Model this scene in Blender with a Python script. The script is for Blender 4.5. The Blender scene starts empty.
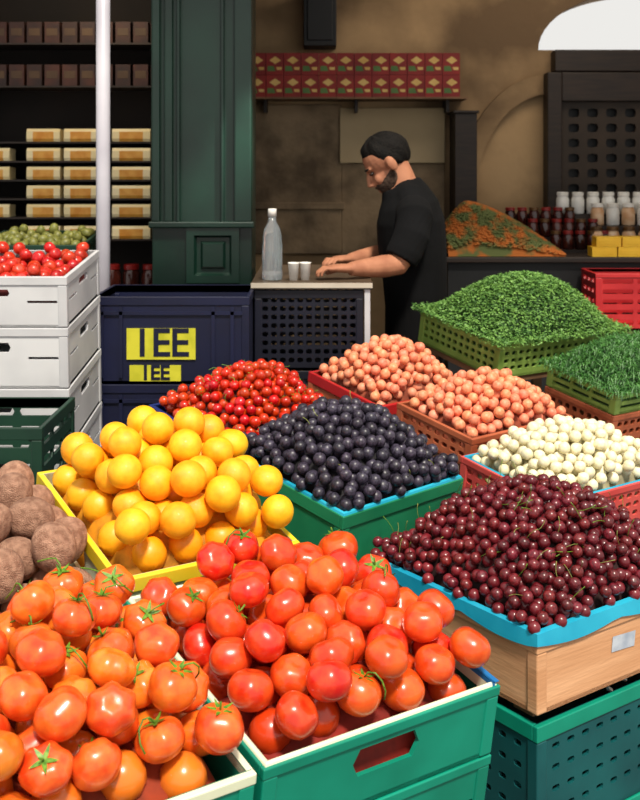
import bpy, bmesh, math, random
import numpy as np
from math import sin, cos, pi, exp, radians
from mathutils import Vector, Matrix, Euler
random.seed(7); rng=np.random.default_rng(7)
sc=bpy.context.scene; COL=sc.collection
try:
    sc.view_settings.view_transform='Standard'
except Exception: pass

# ---------------------------------------------------------------- helpers
def C(r,g,b):
    f=lambda c:(c/255/12.92) if c/255<=.04045 else ((c/255+.055)/1.055)**2.4
    return (f(r),f(g),f(b),1)
def mat(name,c1,c2=None,scale=6,rough=.5,bump=0,bscale=60,rand=0,hrand=0,coat=0,sss=0,spec=.5,metal=0,wood=False,trans=0,detail=4,lo=.35,hi=.65):
    m=bpy.data.materials.new(name); m.use_nodes=True; nt=m.node_tree; N=nt.nodes; L=nt.links
    b=N['Principled BSDF']; c1=C(*c1); c2=C(*c2) if c2 else c1
    tc=N.new('ShaderNodeTexCoord'); oi=N.new('ShaderNodeObjectInfo')
    va=N.new('ShaderNodeVectorMath'); va.operation='ADD'
    sc_=N.new('ShaderNodeVectorMath'); sc_.operation='SCALE'; sc_.inputs[0].default_value=(7,13,19)
    L.new(oi.outputs['Random'],sc_.inputs['Scale']); L.new(tc.outputs['Object'],va.inputs[0]); L.new(sc_.outputs[0],va.inputs[1])
    vec=va.outputs[0]
    if wood:
        mp=N.new('ShaderNodeMapping'); mp.inputs['Scale'].default_value=(1,1,9); L.new(vec,mp.inputs['Vector']); vec=mp.outputs[0]
    nz=N.new('ShaderNodeTexNoise'); nz.inputs['Scale'].default_value=scale; nz.inputs['Detail'].default_value=detail; L.new(vec,nz.inputs['Vector'])
    cr=N.new('ShaderNodeValToRGB'); cr.color_ramp.elements[0].position=lo; cr.color_ramp.elements[1].position=hi
    cr.color_ramp.elements[0].color=c1; cr.color_ramp.elements[1].color=c2
    L.new(nz.outputs['Fac'],cr.inputs[0])
    hs=N.new('ShaderNodeHueSaturation'); L.new(cr.outputs[0],hs.inputs['Color'])
    mr=N.new('ShaderNodeMapRange'); mr.inputs['To Min'].default_value=1-rand; mr.inputs['To Max'].default_value=1+rand
    L.new(oi.outputs['Random'],mr.inputs['Value']); L.new(mr.outputs[0],hs.inputs['Value'])
    if hrand:
        fr=N.new('ShaderNodeMath'); fr.operation='FRACT'
        mu=N.new('ShaderNodeMath'); mu.operation='MULTIPLY'; mu.inputs[1].default_value=37.7
        L.new(oi.outputs['Random'],mu.inputs[0]); L.new(mu.outputs[0],fr.inputs[0])
        m2=N.new('ShaderNodeMapRange'); m2.inputs['To Min'].default_value=.5-hrand*.4; m2.inputs['To Max'].default_value=.5+hrand
        L.new(fr.outputs[0],m2.inputs['Value']); L.new(m2.outputs[0],hs.inputs['Hue'])
    L.new(hs.outputs[0],b.inputs['Base Color'])
    b.inputs['Roughness'].default_value=rough; b.inputs['Metallic'].default_value=metal
    b.inputs['Coat Weight'].default_value=coat; b.inputs['Coat Roughness'].default_value=.12
    b.inputs['Specular IOR Level'].default_value=spec; b.inputs['Transmission Weight'].default_value=trans
    if sss:
        b.inputs['Subsurface Weight'].default_value=sss; b.inputs['Subsurface Scale'].default_value=.02
    if bump:
        n2=N.new('ShaderNodeTexNoise'); n2.inputs['Scale'].default_value=bscale; L.new(vec,n2.inputs['Vector'])
        bp=N.new('ShaderNodeBump'); bp.inputs['Strength'].default_value=bump; bp.inputs['Distance'].default_value=.01
        L.new(n2.outputs['Fac'],bp.inputs['Height']); L.new(bp.outputs[0],b.inputs['Normal'])
    return m

class MB:
    def __init__(s): s.v=[];s.f=[];s.m=[]
    def add(s,vs,fs,mi=0):
        o=len(s.v); s.v+=[tuple(p) for p in vs]; s.f+=[tuple(i+o for i in f) for f in fs]; s.m+=[mi]*len(fs)
    def box(s,x0,x1,y0,y1,z0,z1,mi=0):
        vs=[(x0,y0,z0),(x1,y0,z0),(x1,y1,z0),(x0,y1,z0),(x0,y0,z1),(x1,y0,z1),(x1,y1,z1),(x0,y1,z1)]
        s.add(vs,[(0,3,2,1),(4,5,6,7),(0,1,5,4),(1,2,6,5),(2,3,7,6),(3,0,4,7)],mi)
    def mesh(s,name,mats,smooth=False):
        me=bpy.data.meshes.new(name); me.from_pydata(s.v,[],s.f)
        for m in (mats if isinstance(mats,(list,tuple)) else [mats]): me.materials.append(m)
        me.polygons.foreach_set('material_index',s.m)
        if smooth: me.polygons.foreach_set('use_smooth',[True]*len(s.f))
        me.update(); return me
def ob(name,data,parent=None,mw=None,label=None,cat=None,group=None,kind=None,bevel=0):
    o=bpy.data.objects.new(name,data); COL.objects.link(o)
    if parent: o.parent=parent
    if mw is not None: o.matrix_local=mw
    if label: o['label']=label
    if cat: o['category']=cat
    if group: o['group']=group
    if kind: o['kind']=kind
    if bevel:
        b=o.modifiers.new('bevel','BEVEL'); b.width=bevel; b.segments=2; b.limit_method='ANGLE'
    return o
T=Matrix.Translation
def frame(A,yaw,tilt=0): return T(Vector(A))@Matrix.Rotation(radians(yaw),4,'Z')@Matrix.Rotation(radians(tilt),4,'X')

def loft(pts,ra,rb=None,ref=(0,1,0),seg=14):
    pts=[Vector(p) for p in pts]; rb=rb or ra; ref=Vector(ref); vs=[];fs=[]; n=len(pts)
    for i,p in enumerate(pts):
        t=(pts[min(i+1,n-1)]-pts[max(i-1,0)]).normalized()
        a=ref-t*ref.dot(t)
        if a.length<1e-3: a=Vector((1,0,0))-t*t.x
        a.normalize(); b=t.cross(a)
        for k in range(seg):
            th=2*pi*k/seg; vs.append(p+a*(ra[i]*cos(th))+b*(rb[i]*sin(th)))
    for i in range(n-1):
        for k in range(seg):
            k2=(k+1)%seg; fs.append((i*seg+k,i*seg+k2,(i+1)*seg+k2,(i+1)*seg+k))
    fs.append(tuple(range(seg-1,-1,-1))); fs.append(tuple((n-1)*seg+k for k in range(seg)))
    return vs,fs
def sph(seg,rings,fn):
    vs=[fn(0,0)]
    for i in range(1,rings):
        for k in range(seg): vs.append(fn(2*pi*k/seg,pi*i/rings))
    vs.append(fn(0,pi)); fs=[]
    for k in range(seg): fs.append((0,1+k,1+(k+1)%seg))
    for i in range(rings-2):
        for k in range(seg):
            a=1+i*seg+k;b=1+i*seg+(k+1)%seg; fs.append((a,a+seg,b+seg,b))
    l=len(vs)-1;o=1+(rings-2)*seg
    for k in range(seg): fs.append((o+k,l,o+(k+1)%seg))
    return vs,fs
def ell(c,r,seg=24,rings=16):
    return sph(seg,rings,lambda t,p:(c[0]+r[0]*sin(p)*cos(t),c[1]+r[1]*sin(p)*sin(t),c[2]+r[2]*cos(p)))
def lathe(prof,seg=20):
    vs=[];fs=[]
    for r,z in prof:
        for k in range(seg): vs.append((r*cos(2*pi*k/seg),r*sin(2*pi*k/seg),z))
    for i in range(len(prof)-1):
        for k in range(seg):
            k2=(k+1)%seg; fs.append((i*seg+k,i*seg+k2,(i+1)*seg+k2,(i+1)*seg+k))
    fs.append(tuple(range(seg-1,-1,-1))); fs.append(tuple((len(prof)-1)*seg+k for k in range(seg)))
    return vs,fs

# ---------------------------------------------------------------- materials
M_tom=mat('tomato_skin',(206,42,16),(230,78,30),1.3,.28,rand=.12,hrand=.014,coat=.35)
M_tomo=mat('orange_tomato_skin',(214,70,18),(236,110,38),1.3,.28,rand=.12,hrand=.016,coat=.35)
M_oran=mat('citrus_skin',(246,158,6),(252,184,28),1.5,.45,bump=.2,bscale=40,rand=.04,hrand=.014,coat=.05)
M_ctom=mat('cherry_tomato_skin',(170,14,8),(204,32,14),3,.25,rand=.2,hrand=.012,coat=.3)
M_cher=mat('cherry_skin',(70,10,20),(112,30,40),3,.32,rand=.38,hrand=.01,coat=.2)
M_plum=mat('plum_skin',(26,22,32),(64,58,74),2.5,.38,rand=.4,hrand=.03,spec=.5)
M_apri=mat('apricot_skin',(226,118,86),(240,156,122),2,.5,rand=.12,hrand=.012)
M_onio=mat('onion_skin',(226,214,176),(242,234,204),2,.45,rand=.06,hrand=.01)
M_melo=mat('melon_skin',(150,106,84),(196,150,124),3,.85,bump=.9,bscale=18,rand=.12)
M_appl=mat('apple_skin',(172,16,14),(205,44,30),2,.35,rand=.2,hrand=.01,coat=.2)
M_pear=mat('pear_skin',(86,90,38),(124,122,56),2,.5,rand=.2)
M_stem=mat('green_stem',(60,104,20),(110,146,40),6,.5,rand=.2)
M_stemd=mat('olive_stem',(90,110,40),(134,130,60),6,.5,rand=.2)
M_herb=mat('herb_leaf',(48,96,32),(124,168,78),45,.55,lo=.3,hi=.7)
M_herb2=mat('herb_stalk',(26,78,28),(84,140,60),45,.5,lo=.3,hi=.7)
M_teal=mat('teal_plastic',(0,122,98),(10,142,116),5,.4)
M_teal2=mat('dark_teal_plastic',(6,66,70),(12,84,86),5,.45)
M_green=mat('green_plastic',(20,110,74),(34,132,90),5,.4)
M_dgreen=mat('dark_green_plastic',(10,42,32),(18,56,40),5,.5)
M_lime=mat('lime_plastic',(112,142,62),(140,168,82),5,.45)
M_yel=mat('yellow_plastic',(236,200,24),(244,214,60),5,.4)
M_mark=mat('yellow_print',(178,176,30),(206,200,50),12,.6)
M_cream=mat('cream_plastic',(216,222,190),(236,236,210),5,.5)
M_blue=mat('navy_plastic',(7,11,40),(11,17,52),5,.5)
M_blued=mat('near_black_blue_plastic',(5,7,22),(9,12,32),5,.5)
M_blue2=mat('blue_plastic',(16,34,92),(26,48,120),5,.45)
M_cyan=mat('cyan_liner',(14,140,176),(40,170,200),6,.4)
M_lblue=mat('light_blue_plastic',(20,96,160),(40,124,186),6,.4)
M_red=mat('red_plastic',(168,24,30),(190,40,42),6,.4)
M_terra=mat('terracotta_plastic',(160,82,52),(188,104,70),6,.5)
M_pink=mat('pink_plastic',(196,64,62),(212,88,80),6,.45)
M_white=mat('white_plastic',(180,180,184),(214,214,216),3,.5)
M_wood=mat('pine_wood',(196,142,100),(216,164,122),2.5,.65,wood=True,bump=.1,bscale=20)
M_wood2=mat('stand_wood',(96,70,48),(130,96,66),7,.7,wood=True)
M_dwood=mat('dark_wood',(30,20,15),(46,32,23),6,.6,wood=True)
M_dark=mat('dark_paint',(12,12,14),(20,20,22),5,.6)
M_col=mat('green_column_paint',(6,27,20),(10,39,29),3,.36,bump=.1,bscale=12)
M_pole=mat('pale_metal',(176,172,182),(200,197,205),3,.4)
M_plaster=mat('aged_plaster',(106,84,60),(182,150,110),1.7,.9,bump=.5,bscale=9,detail=12,lo=.36,hi=.62)
M_stone=mat('weathered_stucco',(92,76,58),(160,136,106),4,.9,bump=1.0,bscale=14,detail=12,lo=.36,hi=.62)
M_cboard=mat('cream_board',(172,150,114),(192,170,134),2,.8)
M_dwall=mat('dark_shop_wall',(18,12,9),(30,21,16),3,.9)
M_floor=mat('asphalt',(70,68,66),(96,92,88),30,.9,bump=.4)
M_ceil=mat('ceiling_boards',(60,52,44),(80,70,58),4,.9)
M_skin=mat('skin',(160,104,78),(182,124,94),14,.65,bump=.12,bscale=50,spec=.3)
M_hair=mat('dark_hair',(9,7,6),(20,16,13),60,.8,spec=.2,bump=.5,bscale=120)
M_beard=mat('beard',(48,37,31),(84,68,58),90,.9,spec=.1)
M_shirt=mat('black_cotton',(7,7,8),(13,13,15),6,.95,bump=.5,bscale=10,spec=.2)
M_trous=mat('dark_trousers',(20,22,28),(28,30,38),6,.9)
M_bag=mat('cream_package',(238,216,160),(248,232,190),6,.5)
M_bagl=mat('amber_label',(214,140,40),(232,172,76),20,.5)
M_dpack=mat('dim_pack_card',(40,16,12),(66,30,18),14,.6,rand=.4)
M_dlab=mat('dim_label',(66,44,26),(82,58,34),9,.6)
M_bred=mat('red_box_card',(118,14,12),(146,28,20),8,.6)
M_byel=mat('yellow_box_print',(200,160,84),(220,186,112),8,.6)
M_bgrn=mat('green_box_print',(64,100,46),(90,122,60),8,.6)
M_jar=mat('dark_preserve',(44,16,12),(76,30,22),20,.2,rand=.5,coat=.4)
M_jaro=mat('amber_preserve',(200,150,106),(228,196,160),20,.3,rand=.2)
M_jarw=mat('pale_bottle_plastic',(216,214,208),(236,234,228),20,.25,rand=.05)
M_lid=mat('gold_lid',(84,58,30),(110,78,44),8,.35,metal=.4)
M_lidr=mat('red_lid',(120,18,16),(140,30,26),8,.4)
M_lidw=mat('white_lid',(226,222,214),(236,232,226),8,.4)
M_glass=mat('clear_plastic',(225,235,240),(235,240,245),8,.12,trans=.85)
M_ybox=mat('yellow_card',(230,176,24),(244,196,50),6,.5)
M_spice=mat('dried_mix',(188,104,38),(98,106,56),16,.85,detail=8,lo=.44,hi=.56)
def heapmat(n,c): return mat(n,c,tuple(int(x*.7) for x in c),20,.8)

# ---------------------------------------------------------------- crates
def cells_grid(W,H,nc,nr,fx=.7,fz=.6,mx=.02,mz=.02):
    out=[]
    cw=(W-2*mx)/nc; ch=(H-2*mz)/nr
    out+= [(0,mx,0,H,None),(W-mx,W,0,H,None),(mx,W-mx,0,mz,None),(mx,W-mx,H-mz,H,None)]
    for i in range(nc):
        for j in range(nr):
            x0=mx+i*cw;z0=mz+j*ch
            out.append((x0,x0+cw,z0,z0+ch,(x0+cw*(1-fx)/2,x0+cw*(1+fx)/2,z0+ch*(1-fz)/2,z0+ch*(1+fz)/2)))
    return out
def cells_handle(W,H):
    a=W*.5-min(.075,W*.2); b=W-a; z0=H*.38; z1=H*.82
    return [(0,a,0,H,None),(b,W,0,H,None),(a,b,0,z0,None),(a,b,z1,H,None),(a,b,z0,z1,(a+.008,b-.008,z0+.005,z1-.005))]
def cells_handle_slots(W,H):
    a=W*.5-.07;b=W*.5+.07; z0=H*.55;z1=H*.80; out=[(a,b,z1,H,None),(a,b,z0,z1,(a+.01,b-.01,z0+.008,z1-.008))]
    for (p,q) in ((0,a),(b,W)):
        for j in range(3):
            y0=H*j/3;y1=H*(j+1)/3; m=(y0+y1)/2
            if j==1: out.append((p,q,y0,y1,(p+.04,q-.025,m-.004,m+.004)))
            else: out.append((p,q,y0,y1,None))
    out.append((a,b,0,z0,None))
    return out
def panel(B,cells,t,xf):
    for (x0,x1,z0,z1,h) in cells:
        xm=(x0+x1)/2;zm=(z0+z1)/2
        if h is None:
            vs=[xf(x,y,z) for y in (0,t) for (x,z) in ((x0,z0),(x1,z0),(x1,z1),(x0,z1))]
            B.add(vs,[(0,1,2,3),(7,6,5,4)]); continue
        a=(h[1]-h[0])/2;b=(h[3]-h[2])/2;cx=(h[0]+h[1])/2;cz=(h[2]+h[3])/2
        o=[(x0,z0),(xm,z0),(x1,z0),(x1,zm),(x1,z1),(xm,z1),(x0,z1),(x0,zm)]
        k=.82
        i_=[(cx-a*k,cz-b*k),(cx,cz-b),(cx+a*k,cz-b*k),(cx+a,cz),(cx+a*k,cz+b*k),(cx,cz+b),(cx-a*k,cz+b*k),(cx-a,cz)]
        if a>2*b:
            i_=[(cx-a+b*.5,cz-b),(cx,cz-b),(cx+a-b*.5,cz-b),(cx+a,cz),(cx+a-b*.5,cz+b),(cx,cz+b),(cx-a+b*.5,cz+b),(cx-a,cz)]
        vs=[xf(x,0,z) for x,z in o]+[xf(x,0,z) for x,z in i_]+[xf(x,t,z) for x,z in o]+[xf(x,t,z) for x,z in i_]
        fs=[]
        for q in range(8):
            r=(q+1)%8
            fs+=[(q,r,8+r,8+q),(16+r,16+q,24+q,24+r),(8+q,8+r,24+r,24+q)]
        B.add(vs,fs)
class Crate: pass
def crate(name,A,yaw,tilt,w,l,h,mb,mr,style,label,cat='crate',t=.008,liner=None,liner_top=.006,liner_depth=.02,group=None,rimh=.018,F=None,rw=.008,lip=.004,sag=0):
    F=F or frame(A,yaw,tilt); cr=Crate(); cr.F=F;cr.w=w;cr.l=l;cr.h=h
    root=ob(name,None,mw=F@T((w/2,l/2,-h)),label=label,cat=cat,group=group); root.empty_display_size=.05
    B=MB(); B.box(-w/2,w/2,-l/2,l/2,0,.008)
    def cf(W):
        if style=='solid': return [(0,W,0,h,None)]
        if style=='handle': return cells_handle(W,h)
        if style=='hslots': return cells_handle_slots(W,h)
        if style=='mesh': return cells_grid(W,h,max(6,int(W/.035)),max(2,int(h/.035)))
        if style=='perf': return cells_grid(W,h,max(6,int(W/.045)),max(2,int(h/.05)),.5,.3,.03,.03)
        if style=='slat': return cells_grid(W,h,3,max(2,int(h/.05)),.9,.45,.02,.012)
    panel(B,cf(w),t,lambda x,y,z:(x-w/2,-l/2+y,z))
    panel(B,cf(w),t,lambda x,y,z:(w/2-x,l/2-y,z))
    panel(B,cf(l),t,lambda x,y,z:(w/2-y,x-l/2,z))
    panel(B,cf(l),t,lambda x,y,z:(-w/2+y,l/2-x,z))
    ob('body',B.mesh(name+'_body',mb),root)
    R=MB(); e=.004
    R.box(-w/2-e,w/2+e,-l/2-e,-l/2+rw,h-rimh,h); R.box(-w/2-e,w/2+e,l/2-rw,l/2+e,h-rimh,h)
    R.box(-w/2-e,-w/2+rw,-l/2+rw,l/2-rw,h-rimh,h); R.box(w/2-rw,w/2+e,-l/2+rw,l/2-rw,h-rimh,h)
    ob('rim',R.mesh(name+'_rim',mr),root,bevel=.002)
    e=.003
    for sx in (-1,1):
        for sy in (-1,1):
            P=MB(); cx=sx*(w/2-.012);cy=sy*(l/2-.012); P.box(cx-.012-e*(sx<0),cx+.012+e*(sx>0),cy-.012-e*(sy<0),cy+.012+e*(sy>0),.001,h-rimh)
            ob('corner_post',P.mesh(name+'_post',mb),root,bevel=.003)
    if liner:
        Q=MB()
        rings=[(-rw-.003,h-liner_depth,0),(-rw-.002,h+liner_top-.003,0),(-rw+.002,h+liner_top,0),(lip,h+liner_top-.002,0),(lip+.003,h-.006,1)]
        vs=[];fs=[]; NS=20 if sag else 1
        corners=[(-1,-1),(1,-1),(1,1),(-1,1)]
        for d,z,sg in rings:
            for c in range(4):
                x0,y0=corners[c]; x1,y1=corners[(c+1)%4]
                for s in range(NS):
                    u=s/NS; px=(x0+(x1-x0)*u); py=(y0+(y1-y0)*u)
                    dz=-sg*sag*(.35+.65*abs(sin(u*pi*2.3+c*1.7)))
                    vs.append((px*(w/2+d),py*(l/2+d),z+dz))
        n=4*NS
        for i in range(len(rings)-1):
            for k in range(n):
                k2=(k+1)%n; fs.append((i*n+k,i*n+k2,(i+1)*n+k2,(i+1)*n+k))
        Q.add(vs,fs); lo=ob('liner',Q.mesh(name+'_liner',liner),root)
        s=lo.modifiers.new('solid','SOLIDIFY'); s.thickness=.0015
    cr.root=root
    return cr
def stand(F,w,l,z,label='rough wooden display stand under a produce crate'):
    c=F@Vector((w/2,l/2,z)); base=Vector((c.x,c.y,0))
    root=ob('display_stand',None,mw=T(base),label=label,cat='stand'); root.empty_display_size=.05
    B=MB(); B.box(.005,w-.005,.005,l-.005,z-.022,z-.002)
    ob('top',B.mesh('stand_top',M_wood2),root,mw=T(-base)@F)
    for (x,y) in ((.04,.04),(w-.04,.04),(.04,l-.04),(w-.04,l-.04)):
        p=F@Vector((x,y,z-.016))-base
        L=MB(); L.box(p.x-.018,p.x+.018,p.y-.018,p.y+.018,0,p.z)
        ob('leg',L.mesh('stand_leg',M_wood2),root)

# ---------------------------------------------------------------- fruit prototypes (unit radius)
def proto(fn,m,seg=28,rings=18):
    B=MB(); B.add(*sph(seg,rings,fn)); return B.mesh('fruit',m,True)
def tomfn(k,ph0,fl,am=.045,sq=0):
    def f(t,p):
        s=sin(p);rr=1+am*cos(k*t+ph0)*exp(-((p-.9)/.8)**2)+sq*cos(2*t+1)*s
        return (s*rr*cos(t)*1.02,s*rr*sin(t)*1.02,fl*cos(p)-.17*exp(-(p/.36)**2)+.05*exp(-((pi-p)/.4)**2))
    return f
def tomset(m,a=1): return [proto(tomfn(5,0,.9,.05*a),m),proto(tomfn(6,1,.86,.06*a,.03),m),proto(tomfn(4,2,.93,.045*a,-.03),m),proto(tomfn(7,2,.84,.055*a,.03),m)]
def ball(fl=1,dim=0,nip=0,crease=0):
    def f(t,p):
        s=sin(p); r=1-crease*exp(-((t-pi)/.25)**2)*s
        return (s*r*cos(t),s*r*sin(t),fl*cos(p)-dim*exp(-(p/.35)**2)+nip*exp(-(p/.22)**2)-nip*.5*exp(-((pi-p)/.22)**2))
    return f
def calyx_mesh(m,L=.62,z=.70,vine=0,r=.05):
    B=MB()
    for i in range(5):
        a=2*pi*i/5+.2*sin(i*3); d=Vector((cos(a),sin(a),0)); n=Vector((-sin(a),cos(a),0))
        st=[(0,0,.07),(.33*L,.05,.10),(.66*L,.08,.07),(L,.14+.03*(i%2),.005)]
        vs=[]
        for (q,dz,wd) in st: vs+=[d*q+n*wd+Vector((0,0,z+dz)),d*q-n*wd+Vector((0,0,z+dz))]
        B.add(vs,[(0,1,3,2),(2,3,5,4),(4,5,7,6)])
    if vine==0: p=[(0,0,z-.04),(.04,.01,z+.2),(.15,.03,z+.42)]
    elif vine==1: p=[(0,0,z-.04),(.15,0,z+.32),(.45,.1,z+.42),(.78,.3,z+.2),(.95,.55,z-.2),(.92,.72,z-.6)]
    else: p=[(0,0,z-.04),(-.1,.1,z+.35),(-.5,.4,z+.45),(-1.0,.5,z+.3),(-1.5,.3,z+.2)]
    B.add(*loft(p,[r]*len(p),seg=6)); return B.mesh('calyx',m,True)
def stick_mesh(m,ln=1.8,r=.07,z=.8):
    B=MB(); p=[(0,0,z-.1),(.1,0,z+.35*ln),(.35,.1,z+.7*ln),(.8,.2,z+ln)]
    B.add(*loft(p,[r,r*.8,r*.8,r*1.2],seg=6)); return B.mesh('stick',m,True)
CAL=[calyx_mesh(M_stem,z=.74),calyx_mesh(M_stem,z=.74,vine=1,r=.04),calyx_mesh(M_stem,z=.74,vine=2,r=.04)]
CALS=[calyx_mesh(M_stem,L=.9,r=.07),calyx_mesh(M_stem,L=.8,vine=2,r=.06)]

def pack(w,l,r,H,layers=2,lim=2200,base=None,edge=.8,top=.25):
    K=4000 if r>.03 else 500
    P=np.zeros((0,3)); lo=r*edge; fail=0
    while fail<8 and len(P)<lim:
        X=rng.uniform(lo,w-lo,K);Y=rng.uniform(lo,l-lo,K); Hh=H(X,Y)
        F=Hh-(2.0*r if layers==1 else 3.4*r)
        if base is not None: F=np.maximum(F,base)
        Z=F+r
        dx=np.minimum(np.minimum(X,w-X),np.minimum(Y,l-Y))-.008
        Z=np.where(dx<r+.004,np.maximum(Z,np.sqrt(np.maximum(r*r-dx*dx,0))+.003),Z)
        if len(P):
            d2=(X[:,None]-P[None,:,0])**2+(Y[:,None]-P[None,:,1])**2
            zz=np.where(d2<4*r*r,P[None,:,2]+np.sqrt(np.maximum(4*r*r-d2,0)),-9)
            Z=np.maximum(Z,zz.max(1))
        g=Z-Hh; i=int(np.argmin(g))
        if g[i]<top*r:
            P=np.vstack([P,[X[i],Y[i],Z[i]]]); fail=0
        else: fail+=1
    return P
def heapfn(w,l,Hm,e,p=2.2,cx=0,cy=0):
    def H(X,Y):
        a=np.abs((2*X/w-1)-cx)/(1+abs(cx));b=np.abs((2*Y/l-1)-cy)/(1+abs(cy))
        return e+(Hm-e)*(1-np.clip(a,0,1)**p)*(1-np.clip(b,0,1)**p)
    return H
def mound(B,cr,H,off,bottom,mi=0,n=20,ins=.014):
    vs=[];fs=[]
    for j in range(n+1):
        for i in range(n+1):
            x=ins+(cr.w-2*ins)*i/n;y=ins+(cr.l-2*ins)*j/n
            z=max(float(H(np.array(x),np.array(y)))-off,bottom)
            if i in(0,n) or j in(0,n): z=bottom
            vs.append((x,y,z))
    for j in range(n):
        for i in range(n):
            a=j*(n+1)+i; fs.append((a,a+1,a+n+2,a+n+1))
    B.add(vs,fs,mi)
def pile(cr,r,Hm,e,protos,name,label,cat,group,hm,stems=(),sprob=0,sname='stem',p=2.2,layers=2,maxn=300,tilt=.6,jit=.06,cx=0,cy=0,edge=.8,tight=.98,top=.25,moff=2.7):
    w,l=cr.w,cr.l; e=max(e,.8*r); H=heapfn(w,l,Hm-r*(.5+top),e,p,cx,cy); base=-cr.h+.012
    P=pack(w,l,r*tight,H,layers,base=base,edge=edge,top=top)
    g=P[:,2]-H(P[:,0],P[:,1])
    order=np.argsort(-g); vis=[i for i in order if g[i]>-1.9*r][:maxn]; vs_=set(vis)
    sc_=0
    for i in vis:
        s=r*random.uniform(1-jit,1)
        R=Euler((random.gauss(0,tilt),random.gauss(0,tilt),random.uniform(0,6.28))).to_matrix().to_4x4()
        o=ob(name,random.choice(protos),mw=cr.F@T(Vector(P[i]))@R@Matrix.Scale(s,4),label=label,cat=cat,group=group)
        if stems and g[i]>-1.0*r and random.random()<sprob and sc_<100:
            sc_+=1; ob(sname,random.choice(stems),parent=o)
    B=MB(); mound(B,cr,H,(2.2 if layers==1 else moff)*r,base)
    uv=sph(12,8,ball())
    for i in range(len(P)):
        if i not in vs_:
            B.add([(x*r*.97+P[i][0],y*r*.97+P[i][1],z*r*.97+P[i][2]) for x,y,z in uv[0]],uv[1],1)
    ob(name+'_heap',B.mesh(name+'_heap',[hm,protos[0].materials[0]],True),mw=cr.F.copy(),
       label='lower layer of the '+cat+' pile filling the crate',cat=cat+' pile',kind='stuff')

# ---------------------------------------------------------------- front crates
c1=crate('produce_crate',(-.082,1.641,.75),34,10,.47,.51,.13,M_teal,M_teal,'handle','teal plastic crate heaped with round red tomatoes',liner=M_cream,liner_top=.004,lip=-.003,liner_depth=.02)
c1b=crate('produce_crate',None,0,0,.47,.51,.16,M_teal,M_teal,'hslots','teal plastic crate stacked under the red tomatoes',F=c1.F@T((0,0,-.132)))
stand(c1.F,.47,.51,-.132-.162)
B=MB(); B.box(.459,.463,-.0,.50,-.02,.0075); B.box(.459,.472,0,.50,.0062,.0075)
ob('rim_guard',B.mesh('guard',M_lblue),c1.root,mw=T((-.235,-.255,.13)),label='light blue plastic edge strip')
c2=crate('produce_crate',(-.492,1.364,.75),34,10,.475,.51,.13,M_teal,M_cream,'handle','teal plastic crate heaped with orange vine tomatoes')
stand(c2.F,.475,.51,-.13)
c3=crate('produce_crate',(-.382,2.09,.86),33,12,.40,.47,.15,M_cream,M_yel,'handle','cream crate with yellow rim full of golden oranges',rimh=.03)
stand(c3.F,.40,.47,-.15)
c4=crate('produce_crate',(.052,2.41,.88),45,10,.42,.40,.14,M_green,M_green,'solid','green plastic crate with cyan liner full of dark plums',liner=M_cyan,liner_top=.006,rimh=.03,lip=-.002)
stand(c4.F,.42,.40,-.14)
c5=crate('wooden_crate',(.404,2.046,.77),36,0,.52,.50,.145,M_wood,M_wood,'solid','pine wooden crate with cyan tray holding dark red cherries',cat='crate',t=.012,liner=M_cyan,liner_top=.010,rimh=.03,lip=.004,sag=.018)
c5b=crate('produce_crate',None,0,0,.52,.50,.22,M_teal2,M_teal,'perf','perforated dark teal plastic crate under the wooden crate',F=c5.F@T((0,0,-.165)),rimh=.03)
c5c=crate('produce_crate',None,0,0,.52,.50,.22,M_teal2,M_teal,'perf','perforated dark teal plastic crate at the stack bottom',F=c5.F@T((0,0,-.387)),rimh=.03)
for yy in (.03,.44):
    B=MB(); B.box(.02,.50,yy,yy+.05,-.1645,-.1455); ob('wooden_batten',B.mesh('batten',M_wood2),mw=c5.F.copy(),label='thin wooden batten under the cherry crate',cat='wood batten',group='battens under the cherry crate')
stand(c5.F,.52,.50,-.607)
B=MB(); vs=[]
for (x,z) in ((-.04,-.014),(.03,-.018),(.034,.012),(-.036,.016)): vs.append((x,0,z))
B.add(vs,[(0,1,2,3)])
ob('paper_patch',B.mesh('patch',mat('grey_blue_paper',(150,160,176),(186,192,202),30,.7)),c5.root,mw=T((-.01,-.2514,.078)),label='grey-blue paper patch')
c6=crate('produce_crate',(-.224,2.80,.905),40,10,.42,.40,.12,M_blue2,M_blue2,'handle','blue plastic crate heaped with cherry tomatoes',rimh=.03)
stand(c6.F,.42,.40,-.12)
c7=crate('produce_crate',(.188,3.47,.888),40,10,.42,.35,.10,M_terra,M_red,'slat','shallow crate with red rim full of apricots',rimh=.035)
stand(c7.F,.42,.35,-.10)
c8=crate('produce_crate',(.44,3.17,.86),40,10,.46,.31,.09,M_terra,M_terra,'mesh','terracotta-coloured plastic basket crate full of apricots')
stand(c8.F,.46,.31,-.09)
c9=crate('produce_crate',(.605,2.823,.78),36,8,.50,.35,.12,M_pink,M_pink,'mesh','pinkish red mesh crate with white onions',liner=M_cyan,liner_top=.002,lip=-.004)
stand(c9.F,.50,.35,-.12)
c10=crate('produce_crate',(.62,3.775,1.03),34,10,.62,.43,.12,M_lime,M_lime,'mesh','lime green mesh crate heaped with leafy herbs')
stand(c10.F,.62,.43,-.12)
c11=crate('produce_crate',(.95,3.52,.915),36,10,.50,.29,.07,M_lime,M_lime,'slat','shallow lime green crate heaped with green stalks')
c11b=crate('produce_crate',None,0,0,.50,.29,.10,M_terra,M_terra,'mesh','terracotta mesh basket under the green stalks',F=c11.F@T((0,0,-.072)))
stand(c11.F,.50,.29,-.172)
c13=crate('produce_crate',(-.785,1.862,.80),34,8,.43,.46,.10,M_white,M_white,'handle','white plastic crate of rough brown melons')
stand(c13.F,.43,.46,-.10)

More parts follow.
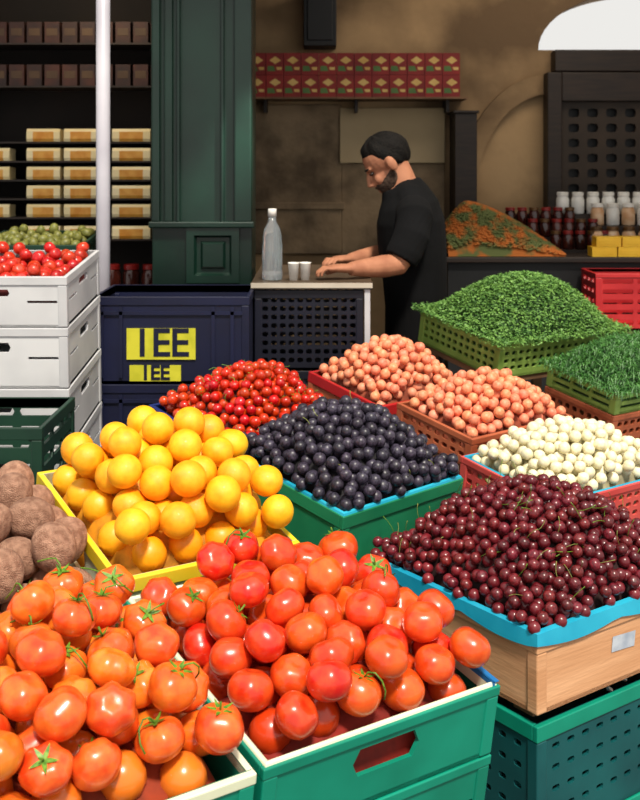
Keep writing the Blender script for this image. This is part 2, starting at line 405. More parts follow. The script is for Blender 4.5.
TOM=tomset(M_tom);TOMO=tomset(M_tomo,1.5)
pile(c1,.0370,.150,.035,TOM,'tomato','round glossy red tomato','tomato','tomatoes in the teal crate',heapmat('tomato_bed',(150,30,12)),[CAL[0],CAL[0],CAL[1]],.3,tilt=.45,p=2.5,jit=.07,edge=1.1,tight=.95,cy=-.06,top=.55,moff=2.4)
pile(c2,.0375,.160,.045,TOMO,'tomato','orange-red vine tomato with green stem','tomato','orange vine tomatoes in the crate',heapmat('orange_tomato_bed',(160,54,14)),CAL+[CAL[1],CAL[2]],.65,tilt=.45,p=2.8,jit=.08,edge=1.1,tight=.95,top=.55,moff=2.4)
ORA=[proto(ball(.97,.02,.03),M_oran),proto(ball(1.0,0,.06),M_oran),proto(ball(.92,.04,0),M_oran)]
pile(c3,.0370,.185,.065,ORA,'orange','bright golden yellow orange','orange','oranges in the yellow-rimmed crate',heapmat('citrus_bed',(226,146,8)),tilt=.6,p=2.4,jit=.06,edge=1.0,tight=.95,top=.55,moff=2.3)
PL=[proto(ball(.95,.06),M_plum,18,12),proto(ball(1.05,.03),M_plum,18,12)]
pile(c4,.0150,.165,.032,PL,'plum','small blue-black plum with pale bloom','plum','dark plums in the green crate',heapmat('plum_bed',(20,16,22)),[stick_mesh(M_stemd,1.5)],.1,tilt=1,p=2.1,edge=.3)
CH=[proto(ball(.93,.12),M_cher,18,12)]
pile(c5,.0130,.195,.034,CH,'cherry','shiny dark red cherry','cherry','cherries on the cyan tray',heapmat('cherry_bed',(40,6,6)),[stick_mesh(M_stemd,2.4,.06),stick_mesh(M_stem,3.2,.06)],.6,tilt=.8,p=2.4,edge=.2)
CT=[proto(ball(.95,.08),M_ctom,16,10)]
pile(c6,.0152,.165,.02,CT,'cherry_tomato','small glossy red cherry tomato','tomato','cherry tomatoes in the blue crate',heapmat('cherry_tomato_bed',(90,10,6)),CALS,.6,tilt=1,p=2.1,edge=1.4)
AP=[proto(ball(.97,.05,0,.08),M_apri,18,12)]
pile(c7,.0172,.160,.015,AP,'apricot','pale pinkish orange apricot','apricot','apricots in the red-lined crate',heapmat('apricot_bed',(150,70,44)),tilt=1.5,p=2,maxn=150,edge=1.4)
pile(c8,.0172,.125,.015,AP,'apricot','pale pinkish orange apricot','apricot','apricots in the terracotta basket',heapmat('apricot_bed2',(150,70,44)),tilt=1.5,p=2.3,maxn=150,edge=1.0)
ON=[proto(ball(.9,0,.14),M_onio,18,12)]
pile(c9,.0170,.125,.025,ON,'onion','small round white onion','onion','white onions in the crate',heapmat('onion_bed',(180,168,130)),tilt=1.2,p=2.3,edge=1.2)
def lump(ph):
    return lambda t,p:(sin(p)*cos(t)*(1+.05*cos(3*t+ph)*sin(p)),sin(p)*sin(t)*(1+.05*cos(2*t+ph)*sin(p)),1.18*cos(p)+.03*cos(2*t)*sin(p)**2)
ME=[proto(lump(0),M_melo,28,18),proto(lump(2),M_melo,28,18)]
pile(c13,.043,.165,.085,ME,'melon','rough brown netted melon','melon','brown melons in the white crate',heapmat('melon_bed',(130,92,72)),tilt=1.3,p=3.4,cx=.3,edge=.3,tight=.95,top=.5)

# herbs
def herbs(cr,Hm,n,m,name,label,ln,wd,droop,spill=.01,p=2.6):
    H=heapfn(cr.w,cr.l,Hm,.01,p); B=MB(); mound(B,cr,H,.010,-cr.h+.012,0,24)
    for k in range(n):
        x=random.uniform(-spill,cr.w+spill);y=random.uniform(-spill,cr.l+spill); z=float(H(np.array(x),np.array(y)))+random.uniform(-.010,.010)
        p_=Vector((x,y,z)); a=random.uniform(0,6.28); d=Vector((cos(a),sin(a),random.uniform(-.2,.8))).normalized()
        s=d.cross(Vector((random.gauss(0,.5),random.gauss(0,.5),1))).normalized(); L_=ln*random.uniform(.6,1.2); W_=wd*random.uniform(.6,1.2)
        q1=p_+d*L_*.5; q2=q1+(d+Vector((0,0,-droop))).normalized()*L_*.5
        B.add([p_-s*W_*.4,p_+s*W_*.4,q1+s*W_,q1-s*W_,q2],[(0,1,2,3),(3,2,4)],1)
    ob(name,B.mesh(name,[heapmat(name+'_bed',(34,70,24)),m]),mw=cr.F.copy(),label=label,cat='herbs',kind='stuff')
herbs(c10,.170,20000,M_herb,'herb_pile','heaped pile of small-leaved fresh green herbs',.015,.0032,.6,.03,2.4)
herbs(c11,.11,10000,M_herb2,'green_stalk_pile','heaped fresh green stalks and leaves',.040,.0016,1.4,.025,2.8)

# ---------------------------------------------------------------- left stacks
xw=-1.19
cw=crate('white_crate',(xw,3.2,1.325),0,5,.45,.47,.15,M_white,M_white,'hslots','white plastic crate of red apples on a stack',rimh=.025)
pile(cw,.022,.002,-.01,[proto(ball(.9,.15),M_appl,18,12)],'apple','shiny small round red apple','apple','apples in the white crate',heapmat('apple_bed',(90,14,12)),tilt=.8,layers=1,edge=1.5)
for i in range(3):
    crate('white_crate',None,0,0,.45,.47,.18,M_white,M_white,'hslots','white plastic crate in a tall stack',F=cw.F@T((0,0,-.152-.182*i)),rimh=.025,group='stacked white crates')
stand(cw.F,.45,.47,-.152-.182*3)
for i in range(4):
    crate('produce_crate',(-1.14,2.72,1.0-.24*i),0,0,.45,.36,.235,M_dgreen,M_dgreen,'slat','dark green plastic crate in a stack',group='stacked dark green crates',rimh=.03)
B=MB(); B.box(-1.14,-.69,2.72,3.08,0,.043); ob('wooden_pallet',B.mesh('pallet',M_wood2),label='low wooden pallet under dark green crates',cat='pallet')
def bluestack(x,y,w,l,top,n,hh,marks):
    mb=M_blue if marks else M_blued
    for i in range(n):
        c=crate('navy_crate',(x,y,top-(hh+.004)*i),0,0,w,l,hh,mb,mb,'mesh' if not marks else 'solid','navy blue plastic crate'+(' with yellow printed mark' if marks and i==0 else ' in a stack'),group='stacked navy crates',rimh=.03)
        if marks:
            P=MB()
            for xx in (-.235,-.17,.145,.21): P.box(xx-.006,xx+.006,-l/2-.008,-l/2-.0005,.02,hh-.035)
            P.box(-w/2+.02,w/2-.02,-l/2-.008,-l/2-.0005,hh-.062,hh-.05)
            ob('rib',P.mesh('ribs',mb),c.root)
        if marks and i==0:
            for (z0,z1,sz,xa,xb) in ((.082,.188,.135,-.15,.085),(.008,.062,.07,-.14,.035)):
                P=MB(); P.box(xa,xb,-l/2-.006,-l/2-.0005,z0,z1)
                pl=ob('printed_mark',P.mesh('mark',M_mark),c.root,label='yellow printed plate')
                cu=bpy.data.curves.new('txt','FONT'); cu.body='1EE'; cu.size=sz; cu.align_x='CENTER'; cu.align_y='CENTER'; cu.extrude=.0006; cu.offset=.0018; cu.space_character=.95
                tob=bpy.data.objects.new('tmp',cu); COL.objects.link(tob); bpy.context.view_layer.update()
                me=bpy.data.meshes.new_from_object(tob.evaluated_get(bpy.context.evaluated_depsgraph_get())); bpy.data.objects.remove(tob)
                me.materials.clear(); me.materials.append(M_blue)
                ob('lettering',me,pl,mw=T(((xa+xb)/2,-l/2-.0072,(z0+z1)/2))@Matrix.Rotation(pi/2,4,'X'))
bluestack(-.775,3.76,.53,.38,1.20,4,.296,True)
bluestack(-.235,4.0,.39,.34,1.195,4,.29,False)
ct=crate('produce_crate',(-1.32,4.25,1.34),0,6,.40,.35,.07,M_dgreen,M_dgreen,'slat','shallow dark tray of yellow-green pears')
pile(ct,.020,.01,.0,[proto(ball(1.2,0,.1),M_pear,18,12)],'pear','small dull yellow-green pear in tray','pear','pears in the tray',heapmat('pear_bed',(60,60,26)),tilt=1.2,layers=1,edge=1.3)
stand(ct.F,.40,.35,-.07)

# counter board + things on it
root=ob('counter',None,mw=T((-.02,4.3,0)),label='dark counter board with pale edge on navy crates',cat='counter')
B=MB(); B.box(-.25+.02,.19+.02,-.312,.42,1.199,1.222); ob('top',B.mesh('counter_top',mat('counter_laminate',(62,50,38),(84,68,52),5,.5)),root)
B=MB(); B.box(-.25+.02,.19+.02,-.322,-.3125,1.205,1.2225); ob('edge_strip',B.mesh('counter_edge',mat('counter_edge_paint',(176,166,150),(196,186,170),5,.5)),root)
for (x,y) in ((.19,-.31),(.19,.38),(-.2,.38)):
    L=MB(); L.box(x-.008,x+.012,y,y+.03,0,1.198); ob('leg',L.mesh('counter_leg',M_white),root)
bx=ob('plastic_bottle',None,mw=T((-.178,4.1,1.2225)),label='tall clear plastic bottle with white cap on the counter',cat='bottle')
B=MB(); B.add(*lathe([(.034,0),(.038,.006),(.038,.03),(.036,.035),(.038,.04),(.038,.13),(.036,.14),(.036,.16),(.03,.19),(.016,.215),(.013,.24)],24)); ob('body',B.mesh('bottle',M_glass,True),bx)
B=MB(); B.add(*lathe([(.016,.236),(.016,.262),(.014,.265)],16)); ob('cap',B.mesh('cap',M_lidw,True),bx)
for (x,y) in ((-.098,4.08),(-.055,4.09)):
    B=MB(); B.add(*lathe([(.015,0),(.021,.064),(.0225,.066),(.0205,.062),(.0145,.004)],18))
    ob('plastic_cup',B.mesh('cup',M_lidw,True),mw=T((x,y,1.2225)),label='small white plastic cup on the counter',cat='cup',group='cups on the counter')

# ---------------------------------------------------------------- green panelled column
root=ob('panelled_column',None,mw=T((-.472,4.52,0)),label='dark green painted wooden pillar with raised panels',cat='column')
B=MB(); B.box(-.20,.20,-.12,.14,0,3.15); ob('shaft',B.mesh('shaft',M_col),root,bevel=.006)
for (x0,x1,d) in ((-.20,-.165,.03),(-.15,-.115,.022),(-.10,-.085,.03),(.075,.09,.022),(.13,.20,.03)):
    B=MB(); B.box(x0,x1,-.12-d,-.1195,1.42,3.1); ob('moulding',B.mesh('mould',M_col),root,bevel=.008)
B=MB(); vs=[]
for (x0,x1,z0,z1,y) in ((-.06,.15,1.18,1.40,-.1195),(-.06,.15,1.18,1.40,-.145),(-.03,.12,1.21,1.37,-.145),(-.02,.11,1.22,1.36,-.125),(-.005,.095,1.235,1.345,-.125),(.005,.085,1.245,1.335,-.138)):
    vs+=[(x0,y,z0),(x1,y,z0),(x1,y,z1),(x0,y,z1)]
fs=[(4*i+k,4*i+(k+1)%4,4*i+4+(k+1)%4,4*i+4+k) for i in range(5) for k in range(4)]+[(20,21,22,23)]
B.add(vs,fs); ob('raised_panel',B.mesh('rpanel',M_col),root)
B=MB(); B.box(-.215,.215,-.15,-.1195,.0,.25); ob('plinth',B.mesh('plinth',M_col),root,bevel=.005)
B=MB(); B.box(-.21,.21,-.155,-.1195,1.40,1.425); ob('moulding',B.mesh('band',M_col),root,bevel=.005)
root=ob('awning_pole',None,mw=T((-.838,4.25,0)),label='pale painted metal awning pole',cat='pole')
B=MB(); B.add(*lathe([(.027,.02),(.027,3.1)],20)); ob('shaft',B.mesh('pole',M_pole,True),root)
B=MB(); B.add(*lathe([(.06,0),(.06,.015),(.035,.03)],20)); ob('base_plate',B.mesh('polebase',M_pole),root)

# ---------------------------------------------------------------- building shell
def struct(name,B,m,bevel=0): return ob(name,B.mesh(name,m),kind='structure',bevel=bevel)
B=MB(); B.box(-4,5,-2,8,-.1,0); struct('floor',B,M_floor)
YB=6.2
B=MB(); x0,x1=-.5,3.2; zb=2.298; cx,R,RZ=1.86,.63,.34
B.box(x0,x1,YB,YB+.3,0,zb)
out=[(x0,zb),(cx-R,zb)]+[(cx-R*cos(a),zb+RZ*sin(a)) for a in np.linspace(0,pi,28)[1:-1]]+[(cx+R,zb),(x1,zb),(x1,3.3),(x0,3.3)]
n=len(out); vs=[(x,YB,z) for x,z in out]+[(x,YB+.3,z) for x,z in out]
B.add(vs,[tuple(range(n)),tuple(range(2*n-1,n-1,-1))]+[(i,i+n,(i+1)%n+n,(i+1)%n) for i in range(n)])
struct('wall_back',B,M_plaster)
B=MB(); B.box(-3.2,-.5,YB,YB+.3,0,3.3); struct('wall_rear',B,M_dwall)
B=MB(); B.box(-.56,-.46,4.75,YB-.001,0,3.3); struct('wall_partition',B,M_dwall)
B=MB(); B.box(-3.3,-3.2,4.0,YB+.3,0,3.3); struct('wall_left',B,M_dwall)
B=MB(); B.box(3.2,3.3,4.0,YB+.3,0,3.3); struct('wall_right',B,M_plaster)
B=MB(); B.box(-3.3,3.3,3.75,YB+.3,3.3,3.4); struct('ceiling',B,M_ceil)
B=MB(); B.box(1.30,x1-.01,YB-.12,YB-.001,zb-.13,zb-.01); struct('trim_1',B,M_dwood,.006)
B=MB()
arc=[(1.30-.42*cos(a)*1.0,1.50+.55*sin(a)) for a in np.linspace(0,pi/2,16)]
o2=[(1.30-.52*cos(a)*1.0,1.50+.66*sin(a)) for a in np.linspace(0,pi/2,16)]
vs=[(x,YB-.05,z) for x,z in arc]+[(x,YB-.05,z) for x,z in o2]+[(x,YB-.001,z) for x,z in arc]+[(x,YB-.001,z) for x,z in o2]
fs=[]
for i in range(15): fs+=[(i,16+i,17+i,i+1),(i,i+1,33+i,32+i),(16+i,48+i,49+i,17+i)]
B.add(vs,fs); B.box(.78,.88,YB-.05,YB-.001,0,1.5); struct('trim_2',B,M_plaster)
B=MB(); B.box(-.45,.12,YB-.03,YB-.001,1.15,1.99); B.box(-.45,.14,YB-.045,YB-.001,1.40,1.44); B.box(.12,.70,YB-.02,YB-.001,1.1,1.66); struct('trim_3',B,M_stone,.006)

root=ob('lattice_door',None,mw=T((1.82,YB-.1,0)),label='dark brown wooden lattice door below the arch',cat='door')
B=MB()
for (a,b,c,d) in ((-.57,-.49,0,2.16),(.49,.57,0,2.16),(-.49,.49,2.0,2.16),(-.49,.49,0,.1),(-.49,.49,1.4,1.46)): B.box(a,b,-.06,.06,c,d)
ob('frame',B.mesh('gframe',M_dwood),root,bevel=.006)
B=MB(); panel(B,cells_grid(.98,.54,9,6,.6,.6,.02,.02),.02,lambda x,y,z:(x-.49,y-.02,z+1.46)); ob('lattice',B.mesh('glat',mat('lattice_wood',(44,34,26),(60,46,34),5,.7)),root)
B=MB(); B.box(-.49,.49,.03,.05,.1,2.0); ob('backing',B.mesh('gback',M_dark),root)
B=MB(); B.box(.11,.70,YB-.05,YB-.021,1.66,1.97); o=ob('wall_board',B.mesh('board',M_cboard),label='blank cream wooden board fixed to the wall',cat='board',bevel=.006)
B=MB(); B.box(.73,.85,YB-.25,YB-.001,0,1.93); B.box(.72,.86,YB-.26,YB,1.93,1.945); ob('tall_cabinet',B.mesh('cab',M_dwood),label='narrow dark wooden cabinet against the wall',cat='cabinet',bevel=.004)
B=MB(); B.box(-.09,.09,YB-.2,YB-.001,2.3,2.62); B.box(-.07,.07,YB-.21,YB-.2,2.33,2.59); ob('wall_box',B.mesh('wbox',M_dark),label='dark metal box mounted on the wall',cat='box',bevel=.006)
root=ob('wall_shelf',None,mw=T((.20,YB-.15,2.0)),label='dark wooden shelf with small red boxes',cat='shelf')
B=MB(); B.box(-.6,.6,-.11,.149,.008,.018); ob('board',B.mesh('wsb',M_wood2),root)
for x in (-.5,0,.5):
    B=MB(); B.box(x-.008,x+.008,-.02,.149,-.06,.0075); ob('bracket',B.mesh('wbr',M_dwood),root)
bm_=MB(); bm_.box(-.0465,.0465,-.05,.05,0,.118,0)
bm_.add([(-.03,-.0506,.078),(.002,-.0506,.058),(.034,-.0506,.078),(.002,-.0506,.100)],[(0,1,2,3)],1)
bm_.add([(-.040,-.0506,.020),(.004,-.0506,.020),(-.006,-.0506,.048),(-.040,-.0506,.048)],[(0,1,2,3)],2)
bm_.add([(.012,-.0506,.026),(.038,-.0506,.026),(.038,-.0506,.042),(.006,-.0506,.042)],[(0,1,2,3)],1)
rb=bm_.mesh('redbox',[M_bred,M_byel,M_bgrn])
for j in range(2):
    for i in range(12):
        ob('carton',rb,mw=T((-.34+.0955*i,YB-.20,2.0185+.1195*j)),label='small red carton with yellow and green print',cat='box',group='red cartons on the wall shelf')

root=ob('shop_rack',None,mw=T((-1.1,5.25,0)),label='dark wooden rack holding cream packages',cat='shelf rack')
zs=[1.65-(y-165)*5.2/1100 for y in (142,161,179.5,198,216.5,238)]
for z in zs+[2.02,2.22]:
    B=MB(); B.box(-.62,.40,-.12,.14,z-.008,z); ob('shelf',B.mesh('rs',M_dwood),root)
for x in (-.64,.40):
    B=MB(); B.box(x,x+.02,-.12,.14,0,2.6); ob('upright',B.mesh('ru',M_dwood),root)
B=MB(); B.box(-.62,.40,.14,.15,0,2.6); ob('back',B.mesh('rb',M_dwall),root)
pk=MB()
prof=[(-.05,.012),(-.044,.0),(.05,.0),(.05,.048),(-.040,.052),(-.048,.040)]
vs=[];xs_=[-.074,-.046,.046,.074]
for x in xs_: vs+=[(x,y,z) for y,z in prof]
n6=6; pk.v=[tuple(v) for v in vs]
for i in range(3):
    for k in range(n6):
        pk.f.append((i*n6+k,i*n6+(k+1)%n6,(i+1)*n6+(k+1)%n6,(i+1)*n6+k)); pk.m.append(1 if (i==1 and k in (0,5)) else 0)
pk.f.append(tuple(range(5,-1,-1))); pk.m.append(0); pk.f.append(tuple(range(18,24))); pk.m.append(0)
pkm=pk.mesh('package',[M_bag,M_bagl])
for zi,z in enumerate(zs):
    for px in ((-4,46,83,133) if zi in (1,2,4) else (46,83,133)):
        x=(px-320)*5.18/1100
        ob('package',pkm,mw=T((x,5.18,z+.0005))@Matrix.Diagonal((1.2 if px==133 else 1.05,1.1,1.15,1)),label='cream paper package with amber label on a shelf',cat='package',group='packages on the rack')
def jar(x,y,z,body,lid,s=1,label='dark glass jar with a metal lid',group='jars on the shelf'):
    r=ob('jar',JB[body],mw=T((x,y,z))@Matrix.Scale(s,4),label=label,cat='jar',group=group); ob('lid',JL[lid],r)
def jb(m):
    B=MB(); B.add(*lathe([(.03,0),(.034,.006),(.034,.075),(.028,.09),(.026,.094)],18)); return B.mesh('jar',m,True)
def jl(m):
    B=MB(); B.add(*lathe([(.03,.094),(.03,.112),(.027,.114)],18)); return B.mesh('lid',m,False)
JB={'d':jb(M_jar),'a':jb(M_jaro),'w':jb(M_jarw)}; JL={'g':jl(M_lid),'r':jl(M_lidr),'w':jl(M_lidw)}
dp=MB(); dp.box(-.035,.035,-.04,.04,0,.10,0); dp.box(-.026,.026,-.0412,-.0395,.035,.07,1); dpm=dp.mesh('dimpack',[M_dpack,M_dlab])
for z in (2.0205,2.2205):
    for i in range(12): ob('small_pack',dpm,mw=T((-1.67+.083*i,5.19,z)),label='small dim brown pack on a dark shelf',cat='package',group='dim packs on the upper shelves',bevel=.003)
for i in range(3): jar(-.98+.09*i,5.19,zs[-1]-.26+.001,'d','r',1.2,label='dark red jar on the lower rack shelf',group='jars on the lower rack')
B=MB(); B.box(-.62,.40,-.12,.14,zs[-1]-.272,zs[-1]-.26); ob('shelf',B.mesh('rs',M_dwood),root)

# right back counter
root=ob('shop_counter',None,mw=T((1.40,5.3,0)),label='long dark shop counter carrying jars and boxes',cat='counter')
B=MB(); B.box(-.82,1.2,-.18,.4,1.195,1.22); ob('top',B.mesh('sct',M_dwood),root,bevel=.004)
B=MB(); B.box(-.8,1.18,-.15,.38,0,1.1945); ob('body',B.mesh('scb',M_dark),root)
for j in range(4):
    xs=1.16-.10*j
    B=MB(); B.box(xs-.04,2.3,5.38+.07*j,5.38+.07*(j+1)-.002,1.2205,1.235+.055*j); ob('display_riser',B.mesh('riser',M_dwood),label='dark wooden step displaying jars on the counter',cat='riser',group='counter risers')
    if j<3:
        for i in range(9+2*j):
            x=xs+.06*i
            if x<1.30+.06*(2-j): jar(x,5.413+.07*j,1.2355+.055*j,'d','rg'[(i+2*j)%3==0],.80,group='jars on the shop counter')
    else:
        for i in range(9): jar(1.24+.078*i,5.625,1.4005,'w','w',.98,label='pale plastic bottle with a white lid',group='pale bottles on the shop counter')
for i in range(8):
    jar(1.40+.078*i,5.553,1.3455,'w' if i%2 else 'a','w',.98,label='pale jar with a white lid',group='pale jars on the shop counter')
for i in range(8):
    jar(1.36+.08*i,5.413,1.2355,'a','g',.98,label='amber jar with a gold lid',group='amber jars on the shop counter')
for j in range(2):
    for i in range(4):
        B=MB(); B.box(-.058,.058,-.045,.045,0,.046); B.box(-.045,.045,-.0465,-.0445,.010,.032)
        ob('yellow_box',B.mesh('yb',M_ybox),mw=T((1.33+.122*i+.02*j,5.185,1.2205+.047*j)),label='small bright yellow card box on the counter',cat='box',group='yellow boxes on the counter',bevel=.004)
B=MB()
def sh(x,v):
    t=(x-.70)/.46 if x>.70 else (.70-x)/.18
    return .25*max(0,1-min(1,t)**1.45)*(1-v*v*.8)
for k in range(4200):
    v=random.uniform(-1,1); x=random.uniform(.60,1.15)
    B.add(*ell((x,5.25+.11*v,1.226+sh(x,v)),(.009*random.uniform(.6,1.4),.008,.005),6,4))
ng=16;vs=[];fs=[]
for j in range(ng+1):
    for i in range(ng+1):
        x=.60+.55*i/ng;v=-1+2*j/ng; vs.append((x,5.25+.11*v,1.2225+sh(x,v)*(0 if j in(0,ng) else 1)))
for j in range(ng):
    for i in range(ng): a=j*(ng+1)+i; fs.append((a,a+1,a+ng+2,a+ng+1))
B.add(vs,fs)
ob('dried_fruit_heap',B.mesh('spice',M_spice,True),label='heap of orange and green dried mix on the counter',cat='dried food heap',kind='stuff')
cr=crate('red_crate',(1.22,4.86,1.17),0,0,.5,.26,.25,M_red,M_red,'slat','red plastic crate in front of the shop counter')
stand(cr.F,.5,.26,-.25)

# ---------------------------------------------------------------- the man
def bake(B,name,voxel,m,parent,iters=3,fac=.5,label=None):
    me=B.mesh(name,m); o=bpy.data.objects.new('tmp',me); COL.objects.link(o)
    r=o.modifiers.new('r','REMESH'); r.mode='VOXEL'; r.voxel_size=voxel; r.use_smooth_shade=True
    s=o.modifiers.new('s','SMOOTH'); s.iterations=iters; s.factor=fac
    bpy.context.view_layer.update()
    nm=bpy.data.meshes.new_from_object(o.evaluated_get(bpy.context.evaluated_depsgraph_get())); bpy.data.objects.remove(o)
    nm.materials.clear(); nm.materials.append(m); nm.polygons.foreach_set('use_smooth',[True]*len(nm.polygons))
    return ob(name,nm,parent,label=label)
Y0=4.5
man=ob('person',None,mw=T((0,0,0)),label='person in black t-shirt leaning over counter looking down',cat='person')
torso=[(.395,Y0,.88),(.395,Y0,.96),(.393,Y0,1.08),(.386,Y0,1.22),(.375,Y0,1.34),(.37,Y0,1.42),(.362,Y0,1.485),(.345,Y0,1.535),(.33,Y0,1.57)]
tra=[.15,.165,.158,.165,.182,.19,.172,.11,.070]; trb=[.10,.115,.112,.118,.126,.124,.108,.084,.068]
def limb(B,pts,r,ref=(0,0,1),k=1,add=0,seg=16): B.add(*loft(pts,[x*k+add for x in r],ref=ref,seg=seg))
armN=[(.37,4.36,1.47),(.372,4.30,1.445),(.355,4.265,1.375),(.325,4.245,1.31),(.30,4.235,1.268),(.24,4.20,1.263),(.17,4.15,1.262),(.115,4.11,1.262)]
armF=[(.37,4.64,1.47),(.372,4.70,1.445),(.355,4.73,1.375),(.325,4.74,1.31),(.30,4.72,1.272),(.24,4.65,1.268),(.17,4.57,1.264),(.125,4.52,1.262)]
ar=[.06,.06,.054,.048,.044,.044,.035,.026]
Bd=MB(); Bd.add(*loft(torso,tra,trb,ref=(0,1,0),seg=28)); 
limb(Bd,armN,ar);limb(Bd,armF,ar)
for s in (-1,1):
    limb(Bd,[(.395,Y0+s*.09,.93),(.39,Y0+s*.095,.75),(.375,Y0+s*.10,.5),(.39,Y0+s*.10,.32),(.40,Y0+s*.10,.09)],[.095,.085,.055,.052,.035],ref=(0,1,0))
    Bd.add(*loft([(.43,Y0+s*.10,.045),(.36,Y0+s*.10,.055),(.27,Y0+s*.11,.035),(.20,Y0+s*.11,.025)],[.035,.042,.046,.03],[.04,.045,.028,.018],ref=(0,1,0)))
def hand(B,wp,d,up,side):
    wp=Vector(wp);d=Vector(d).normalized();side=(Vector(side)-d*Vector(side).dot(d)).normalized(); u=d.cross(side); 
    if u.dot(Vector(up))<0: u=-u
    B.add(*loft([wp-d*.01,wp+d*.03+u*.006,wp+d*.065+u*.010,wp+d*.085+u*.008],[.024,.036,.040,.034],[.018,.017,.015,.012],ref=side))
    for (o,ln,r) in ((-.030,.056,.0078),(-.010,.066,.0085),(.011,.061,.0082),(.031,.048,.0072)):
        b=wp+d*.078+side*o+u*.008
        p=[b-d*.01,b+d*ln*.38+u*.006,b+d*ln*.70-u*.008,b+d*ln*.80-u*.024]
        B.add(*loft(p,[r*1.05,r,r*.92,r*.7],ref=side,seg=10))
    b=wp+d*.025-side*.028
    B.add(*loft([b,b+d*.025-side*.018-u*.002,b+d*.05-side*.024-u*.008,b+d*.066-side*.018-u*.013],[.012,.011,.010,.007],ref=u,seg=10))
hand(Bd,(.115,4.11,1.262),(-1,-.12,-.10),(0,0,1),(0,-1,0))
hand(Bd,(.125,4.52,1.262),(-.8,-.6,-.1),(0,0,1),(.6,-.8,0))
HM=T((.276,Y0,1.662))@Matrix.Rotation(pi,4,'Z')@Matrix.Rotation(radians(35),4,'Y')@Matrix.Scale(1.06,4)
def hadd(B,g): B.add([HM@Vector(v) for v in g[0]],g[1])
hadd(Bd,ell((-.010,0,.028),(.094,.074,.084)))
hadd(Bd,ell((.026,0,-.045),(.064,.056,.078)))
hadd(Bd,ell((.058,0,-.098),(.028,.028,.022)))
hadd(Bd,ell((.073,0,.016),(.018,.046,.012)))
hadd(Bd,ell((.085,0,-.068),(.009,.022,.006))); hadd(Bd,ell((.083,0,-.080),(.009,.020,.006)))
hadd(Bd,ell((.064,.034,-.035),(.02,.018,.02)));hadd(Bd,ell((.064,-.034,-.035),(.02,.018,.02)))
hadd(Bd,loft([(.076,0,.012),(.094,0,-.012),(.110,0,-.036),(.088,0,-.048)],[.008,.011,.016,.010],[.010,.011,.010,.008],ref=(0,1,0)))
for s in (-1,1):
    hadd(Bd,ell((-.006,s*.077,-.012),(.019,.010,.030)))
Bd.add(*loft([(.355,Y0,1.48),(.342,Y0,1.54),(.322,Y0,1.60),(.30,Y0,1.66)],[.070,.064,.060,.058],[.074,.068,.064,.058],ref=(0,1,0),seg=20))
bake(Bd,'body',.0048,M_skin,man,2,.4)
M_eye=mat('eye_dark',(40,28,22))
for s in (-1,1):
    B=MB(); hadd(B,ell((.077,s*.031,-.002),(.010,.013,.006),12,8)); ob('eye',B.mesh('eye',M_eye,True),man)
    B=MB(); hadd(B,ell((.084,s*.031,.020),(.009,.020,.004),12,8)); ob('eyebrow',B.mesh('brow',M_hair,True),man)
def hairk(d):
    q=Vector((-.010+.094*d.x,.074*d.y,.028+.084*d.z))
    if q.x>.035: lim=.074-.16*abs(q.y)
    elif q.x>-.01: lim=.060-(.035-q.x)/.045*.082
    else: lim=-.022-(-.01-q.x)*.42
    return max(-1,min(1,(q.z-lim)/.014))
def hairpt(t,p,ex=0):
    d=Vector((sin(p)*cos(t),sin(p)*sin(t),cos(p))); k=hairk(d)
    th=.0003+.0032*k+max(k,0)*(.0022*sin(t*5+2*p)+.0016*sin(t*11-p*6)+.004*max(0,d.x)*max(0,d.z))+ex
    return HM@Vector((-.010+(.094+th)*d.x,(.074+th)*d.y,.028+(.084+th*1.1)*d.z))
def strand(B,a,b,w_):
    s=(b-a).cross(Vector((random.gauss(0,1),random.gauss(0,1),random.gauss(0,1)))).normalized()*w_
    B.add([a-s,a+s,b],[(0,1,2)])
B=MB(); B.add(*sph(72,54,hairpt))
for _ in range(900):
    t=random.uniform(0,2*pi);p=math.acos(random.uniform(-.75,1)); d=Vector((sin(p)*cos(t),sin(p)*sin(t),cos(p)))
    if not(-.4<hairk(d)<.9): continue
    a=hairpt(t,p,0); b=hairpt(t,p+random.uniform(.03,.08),.0006); strand(B,a,b,.0010)
ob('hair',B.mesh('hair',M_hair,True),man,label='short dark hair')
def beardk(d):
    q=Vector((.026+.064*d.x,.056*d.y,-.045+.078*d.z))
    return max(-1,min(1,((-.050+.40*max(0,.06-q.x))-q.z)/.010))
def beardpt(t,p,ex=0):
    d=Vector((sin(p)*cos(t),sin(p)*sin(t),cos(p))); k=beardk(d); th=.0005+.0045*k+ex
    return HM@Vector((.026+(.064+th)*d.x,(.056+th)*d.y,-.045+(.078+th)*d.z))
B=MB(); B.add(*sph(40,30,beardpt)); hadd(B,ell((.058,0,-.098),(.0320,.0325,.0262))); hadd(B,ell((.088,0,-.058),(.010,.026,.005),12,8))
for _ in range(1500):
    t=random.uniform(0,2*pi);p=math.acos(random.uniform(-1,.6)); d=Vector((sin(p)*cos(t),sin(p)*sin(t),cos(p)))
    if beardk(d)<random.uniform(-.6,.6): continue
    a=beardpt(t,p,0)
    strand(B,a,beardpt(t,p+.05,random.uniform(.001,.003)),.0009)
ob('beard',B.mesh('beard',M_beard,True),man,label='short greying brown beard')
Sh=MB(); Sh.add(*loft(torso[0:9],[x+.014 for x in tra[:9]],[x+.015 for x in trb[:9]],ref=(0,1,0),seg=28))
for a in (armN,armF):
    pts=[Vector(p) for p in a[:4]]; pts.append(pts[3].lerp(Vector(a[4]),.6)); Sh.add(*loft(pts,[.070,.074,.072,.070,.066],ref=(0,0,1),seg=18))
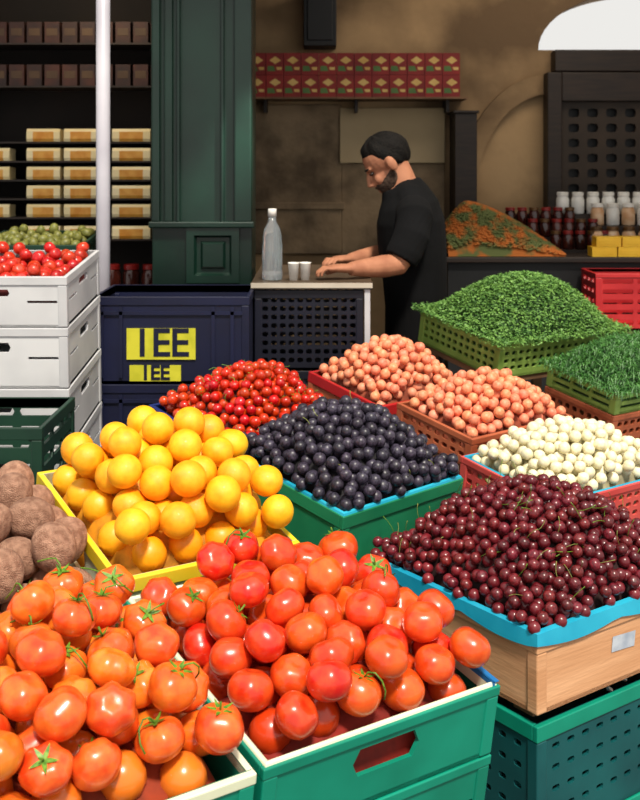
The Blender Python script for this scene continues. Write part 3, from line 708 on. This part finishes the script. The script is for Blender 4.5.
Sh.add(*loft([(.37,4.36,1.468),(.362,4.42,1.51),(.35,Y0,1.54),(.362,4.58,1.51),(.37,4.64,1.468)],[.06,.066,.074,.066,.06],ref=(1,0,0),seg=16))
bake(Sh,'t_shirt',.006,M_shirt,man,4,.5)
Tr=MB()
Tr.add(*loft([(.395,Y0,.84),(.395,Y0,.9),(.395,Y0,.98)],[.16,.176,.170],[.11,.122,.118],ref=(0,1,0),seg=28))
for s in (-1,1): limb(Tr,[(.395,Y0+s*.09,.93),(.39,Y0+s*.095,.75),(.375,Y0+s*.10,.5),(.39,Y0+s*.10,.32),(.40,Y0+s*.10,.09)],[.103,.095,.07,.066,.06],ref=(0,1,0))
bake(Tr,'trousers',.009,M_trous,man,3)
for s in (-1,1):
    B=MB(); B.add(*loft([(.45,Y0+s*.10,.05),(.40,Y0+s*.10,.055),(.33,Y0+s*.105,.05),(.25,Y0+s*.11,.04),(.18,Y0+s*.11,.03)],[.03,.045,.05,.052,.03],[.045,.052,.048,.036,.026],ref=(0,1,0),seg=18)); ob('shoe',B.mesh('shoe',M_dark,True),man)

# ---------------------------------------------------------------- lights, world, camera
w=bpy.data.worlds.new('World'); sc.world=w; w.use_nodes=True
bg=w.node_tree.nodes['Background']; bg.inputs[0].default_value=(1,.985,.95,1); bg.inputs[1].default_value=.85
def light(name,kind,loc,energy,color,target=None,**kw):
    d=bpy.data.lights.new(name,kind); d.energy=energy; d.color=color
    for k,v in kw.items(): setattr(d,k,v)
    o=bpy.data.objects.new(name,d); COL.objects.link(o); o.location=loc
    if target is not None: o.rotation_euler=(Vector(target)-Vector(loc)).to_track_quat('-Z','Y').to_euler()
    return o
light('sun','SUN',(1.0,-.6,5),4.9,(1,.93,.80),target=(.2,2.2,.6),angle=radians(9))
light('wall_fill','AREA',(1.3,5.3,3.2),14,(1,.86,.68),target=(1.1,6.1,2.0),size=.8)  # unseen warm fill added to lift the back wall, no real fixture
light('rack_fill','AREA',(-1.05,4.75,2.6),4,(1,.82,.55),target=(-1.1,5.3,1.5),size=.3)  # added fill light that brightens the packages on the rack
light('column_fill_spot','SPOT',(.20,3.95,2.55),260,(1,.96,.86),target=(-.29,4.38,1.75),spot_size=radians(18),spot_blend=1.0,shadow_soft_size=.05)  # unseen spot added to make the bright band on the column's right side

cam=bpy.data.cameras.new('camera'); co=bpy.data.objects.new('camera',cam); COL.objects.link(co)
co.location=(0,0,1.65); co.rotation_euler=(pi/2,0,0); cam.lens=49.5; cam.sensor_width=36; cam.shift_y=-235/800; cam.clip_start=.05
cam.dof.use_dof=True; cam.dof.focus_distance=2.3; cam.dof.aperture_fstop=9
sc.camera=co
